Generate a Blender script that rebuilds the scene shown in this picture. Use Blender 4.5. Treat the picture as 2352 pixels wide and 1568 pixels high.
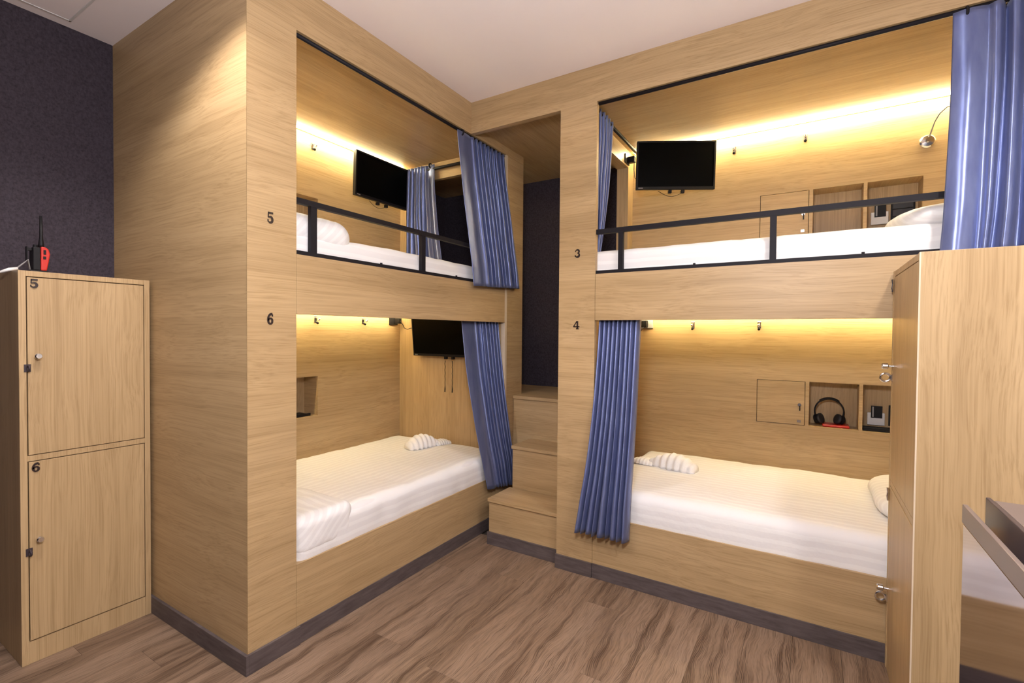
import bpy, bmesh, math, random
from mathutils import Vector, Matrix, noise
PI = math.pi
random.seed(7)
for o in list(bpy.data.objects): bpy.data.objects.remove(o, do_unlink=True)
scene = bpy.context.scene
C = scene.collection

# ------------------------------------------------------------------ camera
CAM = dict(loc=(1.8474, -2.4819, 1.346), yaw=0.5522, pit=-0.0185, rol=0.0084, lens=16.938)
def make_camera():
    cd = bpy.data.cameras.new('camera'); cam = bpy.data.objects.new('camera', cd); C.objects.link(cam)
    cd.sensor_width = 36; cd.lens = CAM['lens']; cd.clip_start = 0.02
    y, p, r = CAM['yaw'], CAM['pit'], CAM['rol']
    f = Vector((-math.sin(y)*math.cos(p), math.cos(y)*math.cos(p), math.sin(p)))
    rt = Vector((math.cos(y), math.sin(y), 0)); u = rt.cross(f)
    r2 = rt*math.cos(r) + u*math.sin(r); u2 = -rt*math.sin(r) + u*math.cos(r)
    m = Matrix((r2, u2, -f)).transposed().to_4x4(); m.translation = CAM['loc']
    cam.matrix_world = m; scene.camera = cam
make_camera()

# ------------------------------------------------------------------ world, exposure, room lamps, added globe fill
w = bpy.data.worlds.new('world'); scene.world = w; w.use_nodes = True
w.node_tree.nodes['Background'].inputs[0].default_value = (0.8, 0.8, 0.85, 1)
w.node_tree.nodes['Background'].inputs[1].default_value = 0.0
vs = scene.view_settings
vs.view_transform = 'Standard'; vs.look = 'None'; vs.gamma = 1; vs.use_curve_mapping = False
vs.exposure = 0.42
LAMP_COL = (1.0, 0.925, 0.88)
LED_COL = (1.0, 0.865, 0.49)
LED_UP, LED_LOW = 112.0, 98.0
FILL_GLOBE = dict(loc=(1.68, -2.32, 1.98), r=0.14, strength=126.0, col=(1.0, 0.985, 1.03))   # unseen globe, added to brighten the ceiling and cabin fronts
SPOT_BLEND = 0.4
LAMPS = [(0.06, -1.89, 68.0, 132), (2.55, -1.3, 85.0, 150)]   # recessed ceiling downlights

# ------------------------------------------------------------------ dimensions
H = 2.8
YL = -1.435          # end panel of the cabin 5/6
YC = -1.224          # inner edge of its column
YE = 0.42            # far end of the berths 5/6
XW = -1.22           # dark wall left
YW = 1.22            # dark wall back
XB = -1.03           # back panel berths 5/6
YB = 1.05            # back panel berths 3/4
XS, XC = 0.63, 0.848  # column 3/4
XP = 0.715           # inner face of partition, berths 3/4
XE = 2.95            # far end of berths 3/4
ZS, ZP, ZB, ZT, ZR = 0.079, 0.346, 1.417, 1.670, 2.605
ZCU, ZCL = 2.665, 1.50  # berth ceilings

# ------------------------------------------------------------------ material helpers
def newmat(name):
    m = bpy.data.materials.new(name); m.use_nodes = True
    nt = m.node_tree; b = nt.nodes['Principled BSDF']
    return m, nt, b
def plain(name, col, rough=0.5, metal=0.0, spec=0.5, noise_amt=0.06, nscale=40, bump=0.0):
    m, nt, b = newmat(name)
    tc = nt.nodes.new('ShaderNodeNewGeometry')
    n = nt.nodes.new('ShaderNodeTexNoise'); n.inputs['Scale'].default_value = nscale; n.inputs['Detail'].default_value = 4
    nt.links.new(tc.outputs['Position'], n.inputs['Vector'])
    r = nt.nodes.new('ShaderNodeValToRGB')
    r.color_ramp.elements[0].position = 0.25; r.color_ramp.elements[1].position = 0.75
    r.color_ramp.elements[0].color = tuple(c*(1-noise_amt) for c in col) + (1,)
    r.color_ramp.elements[1].color = tuple(min(1, c*(1+noise_amt)) for c in col) + (1,)
    nt.links.new(n.outputs['Fac'], r.inputs[0]); nt.links.new(r.outputs[0], b.inputs['Base Color'])
    b.inputs['Roughness'].default_value = rough; b.inputs['Metallic'].default_value = metal
    b.inputs['Specular IOR Level'].default_value = spec
    if bump:
        bp = nt.nodes.new('ShaderNodeBump'); bp.inputs['Strength'].default_value = bump; bp.inputs['Distance'].default_value = 0.002
        nt.links.new(n.outputs['Fac'], bp.inputs['Height']); nt.links.new(bp.outputs[0], b.inputs['Normal'])
    return m
def mix(nt, a, b, fac, mode='MIX'):
    n = nt.nodes.new('ShaderNodeMix'); n.data_type = 'RGBA'; n.blend_type = mode
    for s, v in ((0, fac), (6, a), (7, b)):
        if hasattr(v, 'is_linked') or isinstance(v, bpy.types.NodeSocket): nt.links.new(v, n.inputs[s])
        elif isinstance(v, (int, float)): n.inputs[s].default_value = v
        else: n.inputs[s].default_value = tuple(v) + (1,)
    return n.outputs[2]
def nz(nt, vec, scale3, scale=1.0, detail=4, rough=0.55, dist=0.0):
    mp = nt.nodes.new('ShaderNodeMapping'); mp.inputs['Scale'].default_value = scale3
    nt.links.new(vec, mp.inputs['Vector'])
    n = nt.nodes.new('ShaderNodeTexNoise'); n.inputs['Scale'].default_value = scale
    n.inputs['Detail'].default_value = detail; n.inputs['Roughness'].default_value = rough; n.inputs['Distortion'].default_value = dist
    nt.links.new(mp.outputs[0], n.inputs['Vector']); return n.outputs['Fac']
def ramp(nt, fac, stops):
    r = nt.nodes.new('ShaderNodeValToRGB'); e = r.color_ramp.elements
    while len(e) < len(stops): e.new(0.5)
    for i, (p, c) in enumerate(stops): e[i].position = p; e[i].color = tuple(c) + (1,)
    nt.links.new(fac, r.inputs[0]); return r.outputs[0]
OAK_D, OAK_M, OAK_L = (0.342, 0.225, 0.110), (0.447, 0.306, 0.157), (0.532, 0.376, 0.205)
def oak(name, axis, rough=0.42):
    """light oak laminate, the grain running along one world axis"""
    m, nt, b = newmat(name)
    g = nt.nodes.new('ShaderNodeNewGeometry').outputs['Position']
    ax = 'xyz'.index(axis)
    def sc(al, ac): v = [ac]*3; v[ax] = al; return v
    # a slow warp makes the grain lines wander
    wv = nz(nt, g, sc(1.1, 3.0), 1.0, 2)
    off = nt.nodes.new('ShaderNodeVectorMath'); off.operation = 'ADD'
    comb = nt.nodes.new('ShaderNodeVectorMath'); comb.operation = 'SCALE'; comb.inputs['Scale'].default_value = 0.09
    cx = nt.nodes.new('ShaderNodeCombineXYZ')
    for i in range(3):
        if i != ax: nt.links.new(wv, cx.inputs[i])
    nt.links.new(cx.outputs[0], comb.inputs[0]); nt.links.new(g, off.inputs[0]); nt.links.new(comb.outputs[0], off.inputs[1])
    p = off.outputs[0]
    broad = nz(nt, p, sc(0.45, 8), 1.0, 3)
    fine = nz(nt, p, sc(1.6, 210), 1.0, 3, 0.6)
    mid = nz(nt, p, sc(0.8, 45), 1.0, 3)
    c1 = ramp(nt, broad, [(0.3, OAK_D), (0.5, OAK_M), (0.72, OAK_L)])
    c2 = ramp(nt, mid, [(0.3, (0.86, 0.84, 0.81)), (0.6, (1.02, 1.02, 1.02))])
    c3 = ramp(nt, fine, [(0.32, (0.76, 0.72, 0.66)), (0.52, (1.0, 1.0, 1.0)), (0.75, (1.08, 1.08, 1.08))])
    x = mix(nt, (0.447, 0.306, 0.158), c1, 0.55)
    x = mix(nt, x, c2, 0.6, 'MULTIPLY'); x = mix(nt, x, c3, 0.8, 'MULTIPLY')
    nt.links.new(x, b.inputs['Base Color'])
    b.inputs['Roughness'].default_value = rough; b.inputs['Specular IOR Level'].default_value = 0.35
    bp = nt.nodes.new('ShaderNodeBump'); bp.inputs['Strength'].default_value = 0.12; bp.inputs['Distance'].default_value = 0.001
    nt.links.new(fine, bp.inputs['Height']); nt.links.new(bp.outputs[0], b.inputs['Normal'])
    return m
OX, OY, OZ = oak('oak_laminate_x', 'x'), oak('oak_laminate_y', 'y'), oak('oak_laminate_z', 'z')
def floor_mat():
    m, nt, b = newmat('vinyl_plank')
    tc = nt.nodes.new('ShaderNodeTexCoord'); oi = nt.nodes.new('ShaderNodeObjectInfo')
    sc_ = nt.nodes.new('ShaderNodeVectorMath'); sc_.operation = 'SCALE'; sc_.inputs[0].default_value = (13.7, 29.3, 7.1)
    nt.links.new(oi.outputs['Random'], sc_.inputs['Scale'])
    ad = nt.nodes.new('ShaderNodeVectorMath'); ad.operation = 'ADD'
    nt.links.new(tc.outputs['Object'], ad.inputs[0]); nt.links.new(sc_.outputs[0], ad.inputs[1])
    p0 = ad.outputs[0]
    wv = nz(nt, p0, (5, 2.2, 5), 1.0, 3)
    cx = nt.nodes.new('ShaderNodeCombineXYZ'); nt.links.new(wv, cx.inputs[0])
    s2 = nt.nodes.new('ShaderNodeVectorMath'); s2.operation = 'SCALE'; s2.inputs['Scale'].default_value = 0.10
    nt.links.new(cx.outputs[0], s2.inputs[0])
    a2 = nt.nodes.new('ShaderNodeVectorMath'); a2.operation = 'ADD'; nt.links.new(p0, a2.inputs[0]); nt.links.new(s2.outputs[0], a2.inputs[1])
    p = a2.outputs[0]
    broad = nz(nt, p, (9, 0.9, 9), 1.0, 3, 0.5)
    streak = nz(nt, p, (24, 1.5, 24), 1.0, 6, 0.68)
    fine = nz(nt, p, (210, 9, 210), 1.0, 4, 0.65)
    wav = nt.nodes.new('ShaderNodeTexWave'); wav.wave_type = 'RINGS'; wav.rings_direction = 'Z'
    mp = nt.nodes.new('ShaderNodeMapping'); mp.inputs['Scale'].default_value = (9, 0.7, 9); nt.links.new(p, mp.inputs[0]); nt.links.new(mp.outputs[0], wav.inputs['Vector'])
    wav.inputs['Scale'].default_value = 6.0; wav.inputs['Distortion'].default_value = 3.5; wav.inputs['Detail'].default_value = 3; wav.inputs['Detail Scale'].default_value = 1.6
    base = ramp(nt, broad, [(0.28, (0.168, 0.106, 0.067)), (0.5, (0.236, 0.156, 0.103)), (0.75, (0.300, 0.206, 0.142))])
    dk = ramp(nt, streak, [(0.31, (0.38, 0.33, 0.30)), (0.47, (0.97, 0.97, 0.97)), (0.7, (1.05, 1.05, 1.05))])
    fn = ramp(nt, fine, [(0.32, (0.50, 0.47, 0.45)), (0.52, (1.0, 1.0, 1.0)), (0.8, (1.25, 1.25, 1.25))])
    wr = ramp(nt, wav.outputs['Fac'], [(0.0, (0.40, 0.35, 0.31)), (0.4, (1, 1, 1)), (1, (1.05, 1.05, 1.05))])
    inv = nt.nodes.new('ShaderNodeMapRange'); inv.inputs[1].default_value = 0.56; inv.inputs[2].default_value = 0.4
    nt.links.new(streak, inv.inputs[0])
    x = mix(nt, base, dk, 0.85, 'MULTIPLY'); x = mix(nt, x, fn, 0.75, 'MULTIPLY')
    wm = mix(nt, (1, 1, 1), wr, inv.outputs[0]); x = mix(nt, x, wm, 0.9, 'MULTIPLY')
    mul = nt.nodes.new('ShaderNodeMapRange'); mul.inputs[3].default_value = 0.95; mul.inputs[4].default_value = 1.05
    nt.links.new(oi.outputs['Random'], mul.inputs[0])
    cc = nt.nodes.new('ShaderNodeCombineColor')
    for i in range(3): nt.links.new(mul.outputs[0], cc.inputs[i])
    x = mix(nt, x, cc.outputs[0], 1.0, 'MULTIPLY')
    nt.links.new(x, b.inputs['Base Color'])
    b.inputs['Roughness'].default_value = 0.5; b.inputs['Specular IOR Level'].default_value = 0.3
    bp = nt.nodes.new('ShaderNodeBump'); bp.inputs['Strength'].default_value = 0.15; bp.inputs['Distance'].default_value = 0.001
    nt.links.new(fine, bp.inputs['Height']); nt.links.new(bp.outputs[0], b.inputs['Normal'])
    return m
def skirt_mat():
    m, nt, b = newmat('skirting_laminate')
    g = nt.nodes.new('ShaderNodeNewGeometry').outputs['Position']
    n = nz(nt, g, (9, 9, 60), 1.0, 4, 0.65)
    c = ramp(nt, n, [(0.3, (0.062, 0.047, 0.046)), (0.7, (0.125, 0.098, 0.097))])
    nt.links.new(c, b.inputs['Base Color']); b.inputs['Roughness'].default_value = 0.5
    return m
def wallpaper_mat():
    m, nt, b = newmat('dark_wallpaper')
    g = nt.nodes.new('ShaderNodeNewGeometry').outputs['Position']
    n = nz(nt, g, (85, 85, 85), 1.0, 5, 0.7); n2 = nz(nt, g, (160, 160, 60), 1.0, 3, 0.6)
    c = ramp(nt, n, [(0.32, (0.022, 0.016, 0.022)), (0.55, (0.043, 0.033, 0.044)), (0.8, (0.055, 0.043, 0.057))])
    c2 = ramp(nt, n2, [(0.3, (0.8, 0.8, 0.8)), (0.7, (1.12, 1.12, 1.12))])
    x = mix(nt, c, c2, 0.9, 'MULTIPLY'); nt.links.new(x, b.inputs['Base Color'])
    b.inputs['Roughness'].default_value = 0.75; b.inputs['Specular IOR Level'].default_value = 0.25
    bp = nt.nodes.new('ShaderNodeBump'); bp.inputs['Strength'].default_value = 0.25; bp.inputs['Distance'].default_value = 0.002
    nt.links.new(n, bp.inputs['Height']); nt.links.new(bp.outputs[0], b.inputs['Normal'])
    return m
def sheet_mat(name, axis):
    """white cotton with woven satin stripes running along one axis"""
    m, nt, b = newmat(name)
    g = nt.nodes.new('ShaderNodeNewGeometry').outputs['Position']
    sep = nt.nodes.new('ShaderNodeSeparateXYZ'); nt.links.new(g, sep.inputs[0])
    a = nt.nodes.new('ShaderNodeMath'); a.operation = 'SUBTRACT'
    nt.links.new(sep.outputs[1 if axis == 'x' else 0], a.inputs[0]); nt.links.new(sep.outputs[2], a.inputs[1])
    s = nt.nodes.new('ShaderNodeMath'); s.operation = 'MULTIPLY'; s.inputs[1].default_value = 2*PI/0.045
    if axis == 'y': a.operation = 'ADD'; 
    nt.links.new(a.outputs[0], s.inputs[0])
    sn = nt.nodes.new('ShaderNodeMath'); sn.operation = 'SINE'; nt.links.new(s.outputs[0], sn.inputs[0])
    c = ramp(nt, sn.outputs[0], [(0.0, (0.80, 0.775, 0.765)), (0.2, (0.80, 0.775, 0.765)), (0.35, (0.855, 0.835, 0.82))])
    nt.links.new(c, b.inputs['Base Color'])
    b.inputs['Roughness'].default_value = 0.6; b.inputs['Specular IOR Level'].default_value = 0.25
    n = nz(nt, g, (7, 7, 7), 1.0, 4, 0.55)
    bp = nt.nodes.new('ShaderNodeBump'); bp.inputs['Strength'].default_value = 0.35; bp.inputs['Distance'].default_value = 0.02
    nt.links.new(n, bp.inputs['Height']); nt.links.new(bp.outputs[0], b.inputs['Normal'])
    return m
def emit_mat(name, col, strength):
    m, nt, b = newmat(name)
    b.inputs['Base Color'].default_value = (0.8, 0.8, 0.8, 1)
    b.inputs['Emission Color'].default_value = tuple(col) + (1,); b.inputs['Emission Strength'].default_value = strength
    return m
FLOOR = floor_mat(); SKIRT = skirt_mat(); PAPER = wallpaper_mat()
CEIL = plain('ceiling_paint', (0.93, 0.855, 0.85), 0.8, noise_amt=0.01, nscale=3)
WHITEWALL = plain('wall_paint', (0.74, 0.72, 0.71), 0.8, noise_amt=0.01, nscale=3)
SHX, SHY = sheet_mat('striped_sheet_x', 'x'), sheet_mat('striped_sheet_y', 'y')
TOWEL = plain('terry_towel', (0.84, 0.81, 0.79), 0.9, spec=0.1, noise_amt=0.08, nscale=300, bump=0.6)
BLACKM = plain('black_metal', (0.014, 0.012, 0.015), 0.5, spec=0.12, noise_amt=0.05)
BLACKP = plain('black_plastic', (0.010, 0.009, 0.010), 0.45, spec=0.2, noise_amt=0.05)
SCREEN = plain('tv_screen', (0.002, 0.002, 0.002), 0.3, spec=0.05, noise_amt=0.01)
CHROME = plain('chrome', (0.78, 0.77, 0.76), 0.18, 1.0, noise_amt=0.02)
STEEL = plain('polished_steel', (0.43, 0.385, 0.415), 0.07, 1.0, noise_amt=0.01, nscale=8)
STEELM = plain('satin_steel', (0.19, 0.148, 0.135), 0.42, 0.35, noise_amt=0.03, nscale=12)
DARKST = plain('dark_steel_inside', (0.06, 0.045, 0.052), 0.35, 0.3, noise_amt=0.04, nscale=12)
NUMB = plain('dark_brown_acrylic', (0.030, 0.019, 0.018), 0.25, noise_amt=0.04)
RED = plain('red_plastic', (0.50, 0.022, 0.012), 0.35, noise_amt=0.04)
WHITEP = plain('white_plastic', (0.72, 0.70, 0.68), 0.4, noise_amt=0.02)
GREYP = plain('grey_plastic', (0.25, 0.24, 0.24), 0.4, noise_amt=0.02)
EDGE = plain('pale_edge_band', (0.62, 0.50, 0.36), 0.4, noise_amt=0.03)
def satin():
    m, nt, b = newmat('blue_satin')
    g = nt.nodes.new('ShaderNodeNewGeometry').outputs['Position']
    n = nz(nt, g, (30, 30, 6), 1.0, 3)
    c = ramp(nt, n, [(0.3, (0.130, 0.160, 0.345)), (0.7, (0.182, 0.222, 0.415))])
    nt.links.new(c, b.inputs['Base Color'])
    b.inputs['Roughness'].default_value = 0.34; b.inputs['Metallic'].default_value = 0.6
    b.inputs['Specular IOR Level'].default_value = 0.6
    b.inputs['Anisotropic'].default_value = 0.9
    tg = nt.nodes.new('ShaderNodeCombineXYZ'); tg.inputs[2].default_value = 1.0; nt.links.new(tg.outputs[0], b.inputs['Tangent'])
    b.inputs['Sheen Weight'].default_value = 0.15; b.inputs['Sheen Tint'].default_value = (0.75, 0.78, 1, 1)
    bp = nt.nodes.new('ShaderNodeBump'); bp.inputs['Strength'].default_value = 0.12; bp.inputs['Distance'].default_value = 0.004
    nt.links.new(n, bp.inputs['Height']); nt.links.new(bp.outputs[0], b.inputs['Normal'])
    return m
SATIN = satin()
LEDU, LEDL = emit_mat('led_tape_upper', LED_COL, LED_UP), emit_mat('led_tape_lower', LED_COL, LED_LOW)
LENS = emit_mat('lamp_lens', LAMP_COL, 12.0)

# ------------------------------------------------------------------ mesh helpers
def box(bm, x0, x1, y0, y1, z0, z1):
    x0, x1 = min(x0, x1), max(x0, x1); y0, y1 = min(y0, y1), max(y0, y1); z0, z1 = min(z0, z1), max(z0, z1)
    v = [bm.verts.new(p) for p in ((x0,y0,z0),(x1,y0,z0),(x1,y1,z0),(x0,y1,z0),(x0,y0,z1),(x1,y0,z1),(x1,y1,z1),(x0,y1,z1))]
    for f in ((0,3,2,1),(4,5,6,7),(0,1,5,4),(1,2,6,5),(2,3,7,6),(3,0,4,7)): bm.faces.new([v[i] for i in f])
def B(*boxes):
    bm = bmesh.new()
    for b in boxes: box(bm, *b)
    return bm
def tube(bm, pts, rad, seg=10, cap=True):
    pts = [Vector(p) for p in pts]; rings = []
    rads = rad if isinstance(rad, (list, tuple)) else [rad]*len(pts)
    prev = None
    for i, p in enumerate(pts):
        t = (pts[min(i+1, len(pts)-1)] - pts[max(i-1, 0)]).normalized()
        a = t.orthogonal().normalized() if prev is None else (prev - t*prev.dot(t)).normalized()
        prev = a; bb = t.cross(a)
        rings.append([bm.verts.new(p + (a*math.cos(2*PI*k/seg) + bb*math.sin(2*PI*k/seg))*rads[i]) for k in range(seg)])
    for r0, r1 in zip(rings, rings[1:]):
        for k in range(seg): bm.faces.new((r0[k], r0[(k+1) % seg], r1[(k+1) % seg], r1[k]))
    if cap: bm.faces.new(rings[0][::-1]); bm.faces.new(rings[-1])
def T(pts, rad, seg=10):
    bm = bmesh.new(); tube(bm, pts, rad, seg); return bm
def lathe(bm, prof, c, axis='z', seg=24):
    """prof: (radius, height) pairs turned about an axis through c"""
    ax = 'xyz'.index(axis); u, v = [(1,2),(2,0),(0,1)][ax]
    rings = []
    for r, h in prof:
        ring = []
        for k in range(seg):
            p = [0,0,0]; p[ax] = h; p[u] = r*math.cos(2*PI*k/seg); p[v] = r*math.sin(2*PI*k/seg)
            ring.append(bm.verts.new(Vector(p) + Vector(c)))
        rings.append(ring)
    for r0, r1 in zip(rings, rings[1:]):
        for k in range(seg): bm.faces.new((r0[k], r0[(k+1) % seg], r1[(k+1) % seg], r1[k]))
    bm.faces.new(rings[0][::-1]); bm.faces.new(rings[-1])
def torus(bm, c, R, r, axis='z', seg=24, sub=8, a0=0, a1=2*PI):
    ax = 'xyz'.index(axis); u, v = [(1,2),(2,0),(0,1)][ax]
    pts = []
    n = seg if a1-a0 < 2*PI-0.01 else seg
    rings = []
    for i in range(seg):
        t = a0 + (a1-a0)*i/seg; ring = []
        for k in range(sub):
            s = 2*PI*k/sub; p = [0,0,0]
            rr = R + r*math.cos(s); p[u] = rr*math.cos(t); p[v] = rr*math.sin(t); p[ax] = r*math.sin(s)
            ring.append(bm.verts.new(Vector(p)+Vector(c)))
        rings.append(ring)
    for i in range(seg):
        r0, r1 = rings[i], rings[(i+1) % seg]
        for k in range(sub): bm.faces.new((r0[k], r1[k], r1[(k+1) % sub], r0[(k+1) % sub]))
def rbox(x0, x1, y0, y1, z0, z1, r, n=(12, 12, 4), e=4):
    """soft box: rounded edges, dense grid, for mattresses and cushions"""
    bm = bmesh.new(); lo = (x0,y0,z0); hi = (x1,y1,z1)
    def coords(i):
        a, b = lo[i], hi[i]; rr = min(r, (b-a)/2*0.98)
        l = [a + rr*k/e for k in range(e)] + [a+rr + (b-a-2*rr)*k/n[i] for k in range(n[i]+1)] + [b-rr+rr*k/e for k in range(1, e+1)]
        return l, rr
    cs = [coords(i) for i in range(3)]; vd = {}
    def vert(p):
        key = tuple(round(c, 6) for c in p)
        if key not in vd:
            q = Vector([min(max(p[i], lo[i]+cs[i][1]), hi[i]-cs[i][1]) for i in range(3)])
            d = Vector(p) - q
            s = Vector([d[i]/cs[i][1] for i in range(3)])
            if s.length > 1e-9:
                s.normalize(); q = q + Vector([s[i]*cs[i][1] for i in range(3)])
            vd[key] = bm.verts.new(q)
        return vd[key]
    for i in range(3):
        j, k = (i+1) % 3, (i+2) % 3
        for side in (0, 1):
            val = hi[i] if side else lo[i]; cj, ck = cs[j][0], cs[k][0]
            for a in range(len(cj)-1):
                for b in range(len(ck)-1):
                    q = []
                    for (da, db) in ((0,0),(1,0),(1,1),(0,1)):
                        p = [0,0,0]; p[i] = val; p[j] = cj[a+da]; p[k] = ck[b+db]; q.append(vert(p))
                    if not side: q.reverse()
                    try: bm.faces.new(q)
                    except ValueError: pass
    return bm
def wrinkle(bm, amp, scale, seed=0, dirv=None):
    bm.normal_update()
    for v in bm.verts:
        p = Vector((v.co.x*scale[0], v.co.y*scale[1], v.co.z*scale[2])) + Vector((seed*3.1, seed*1.7, seed))
        v.co += (dirv or v.normal) * amp * (noise.noise(p) + 0.5*noise.noise(p*2.3))
    return bm
def thing(name, label, cat, loc=(0,0,0), rotz=0, group=None):
    o = bpy.data.objects.new(name, None); C.objects.link(o); o.empty_display_size = 0.1
    o.location = loc; o.rotation_euler = (0,0,rotz); tag(o, label, cat, group); return o
def tag(o, label, cat, group=None):
    o['label'] = label; o['category'] = cat
    if group: o['group'] = group
    return o
def world_loc(o):
    p = Vector(o.location)
    while o.parent: o = o.parent; p = p + Vector(o.location)
    return p
def obj(name, bm, mat, parent=None, smooth=False, bevel=0.0, local=False, label=None, sub=0, solid=0.0, kind=None):
    """links a bmesh as one object with its origin at its own base; coordinates are world unless local"""
    me = bpy.data.meshes.new(name)
    bmesh.ops.recalc_face_normals(bm, faces=bm.faces)
    cs = [v.co for v in bm.verts]
    mn = Vector([min(c[i] for c in cs) for i in range(3)]); mx = Vector([max(c[i] for c in cs) for i in range(3)])
    org = Vector(((mn.x+mx.x)/2, (mn.y+mx.y)/2, mn.z))
    for v in bm.verts: v.co -= org
    bm.to_mesh(me); bm.free(); me.materials.append(mat)
    if smooth: me.shade_smooth()
    o = bpy.data.objects.new(name, me); C.objects.link(o)
    if parent is not None:
        o.parent = parent
        o.location = org if (local and parent.type == 'EMPTY') else (org - world_loc(parent) if not local else org - parent['_org_v'] if False else org - Vector(parent.location))
    else: o.location = org
    if bevel:
        md = o.modifiers.new('bevel', 'BEVEL'); md.width = bevel; md.segments = 2; md.limit_method = 'ANGLE'; md.angle_limit = math.radians(40)
    if solid:
        md = o.modifiers.new('solid', 'SOLIDIFY'); md.thickness = solid; md.offset = 0
    if sub:
        md = o.modifiers.new('sub', 'SUBSURF'); md.levels = sub; md.render_levels = sub
    if label: o['label'] = label
    if kind: o['kind'] = kind
    return o
def struct(name, bm, mat, **k): return obj(name, bm, mat, kind='structure', **k)

# numerals drawn as thick strokes with ball ends, extruded
def arc(cx, cy, rx, ry, a0, a1, n=16):
    return [(cx+rx*math.cos(math.radians(a0+(a1-a0)*i/n)), cy+ry*math.sin(math.radians(a0+(a1-a0)*i/n))) for i in range(n+1)]
def ellw(n, w0, w1): return [w0 + (w1-w0)*math.sin(PI*i/n) for i in range(n+1)]
GLYPH = {
 '5': [([(0.2,0.91),(0.82,0.91)], [0.17,0.17]), ([(0.25,0.92),(0.22,0.5)], [0.12,0.1]), (arc(0.46,0.33,0.28,0.25,138,-150,20), ellw(20,0.07,0.25)), ([(0.14,0.24),(0.25,0.24)], [0.2,0.2])],
 '6': [(arc(0.5,0.31,0.25,0.24,0,360,24), [0.13+0.1*abs(math.cos(2*PI*i/24)) for i in range(25)]), (arc(0.62,0.42,0.40,0.5,190,75,14), ellw(14,0.22,0.2)), ([(0.72,0.8),(0.83,0.8)], [0.2,0.2])],
 '3': [(arc(0.47,0.71,0.24,0.21,150,-85,16), ellw(16,0.08,0.23)), (arc(0.46,0.29,0.28,0.24,88,-150,18), ellw(18,0.08,0.25)), ([(0.16,0.76),(0.27,0.76)], [0.17,0.17]), ([(0.12,0.2),(0.24,0.2)], [0.2,0.2])],
 '4': [([(0.56,0.97),(0.08,0.33)], [0.12,0.12]), ([(0.04,0.30),(0.94,0.30)], [0.12,0.12]), ([(0.64,0.98),(0.64,0.05)], [0.22,0.22]), ([(0.44,0.05),(0.86,0.05)], [0.1,0.1])],
}
def numeral(ch, origin, udir, ndir, wd, ht, th=0.003):
    bm = bmesh.new(); U = Vector(udir); N = Vector(ndir); Z = Vector((0,0,1)); O = Vector(origin)
    for pts, ws in GLYPH[ch]:
        L, Rr = [], []
        for i, (x, y) in enumerate(pts):
            a = Vector(pts[max(i-1,0)]); b = Vector(pts[min(i+1,len(pts)-1)]); t = (b-a).normalized(); n = Vector((-t.y, t.x))
            for lst, s in ((L, 1), (Rr, -1)):
                q = Vector((x, y)) + n*s*ws[i]/2; lst.append(O + U*q.x*wd + Z*q.y*ht)
        lo = [[bm.verts.new(p) for p in l] for l in (L, Rr)]; hi = [[bm.verts.new(p + N*th) for p in l] for l in (L, Rr)]
        n = len(pts)
        for i in range(n-1):
            bm.faces.new((hi[0][i], hi[0][i+1], hi[1][i+1], hi[1][i]))
            bm.faces.new((lo[0][i], lo[1][i], lo[1][i+1], lo[0][i+1]))
            bm.faces.new((lo[0][i], lo[0][i+1], hi[0][i+1], hi[0][i])); bm.faces.new((lo[1][i], hi[1][i], hi[1][i+1], lo[1][i+1]))
        for i in (0, n-1): bm.faces.new((lo[0][i], hi[0][i], hi[1][i], lo[1][i]))
    return bm

# ------------------------------------------------------------------ the room
X1, Y0 = 3.45, -4.6
fl = struct('floor', B((XW, X1, Y0, YW, -0.06, -0.012)), plain('floor_screed', (0.06, 0.045, 0.035), 0.9))
pw, pl = 0.178, 1.22
pm = None; k = 0; x = XW
while x < X1 - 0.01:
    wdt = pw; y = Y0 - random.random()*pl
    while y < 0.14:
        y0, y1 = max(y, Y0), min(y+pl, 0.14)
        if x + pw < 0.003 and y0 > YL+0.02: y += pl; continue
        if y1 - y0 > 0.06:
            full = abs((y1-y0)-pl) < 1e-6
            if full and pm is not None:
                o = bpy.data.objects.new('plank', pm); C.objects.link(o); o.parent = fl
                o.location = Vector((x+pw/2, (y0+y1)/2, -0.012)) - Vector(fl.location)
            else:
                o = obj('plank', B((x+0.0004, x+pw-0.0004, y0+0.0004, y1-0.0004, -0.012, 0.0)), FLOOR, fl, bevel=0.0007)
                if full: pm = o.data
        y += pl
    x += pw
ce = struct('ceiling', B((XW, X1, Y0, YW, H, H+0.1)), CEIL)
# access hatch in the ceiling: shallow reveal around a panel
hx0, hx1, hy0, hy1 = -1.15, -0.70, -2.07, -1.62
hb = B((hx0, hx1, hy0, hy0+0.008, H-0.004, H+0.01), (hx0, hx1, hy1-0.008, hy1, H-0.004, H+0.01), (hx0, hx0+0.008, hy0, hy1, H-0.004, H+0.01), (hx1-0.008, hx1, hy0, hy1, H-0.004, H+0.01))
obj('hatch_frame', hb, WHITEP, ce)
obj('hatch_panel', B((hx0+0.011, hx1-0.011, hy0+0.011, hy1-0.011, H-0.002, H+0.01)), CEIL, ce)
struct('wall_left', B((XW-0.1, XW, Y0, YW+0.1, 0, H)), PAPER)
struct('wall_back', B((XW, X1, YW, YW+0.1, 0, H)), PAPER)
struct('wall_right', B((X1, X1+0.1, Y0, YW+0.1, 0, H)), WHITEWALL)
struct('wall_front', B((XW, X1, Y0-0.1, Y0, 0, H)), PAPER)
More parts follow.
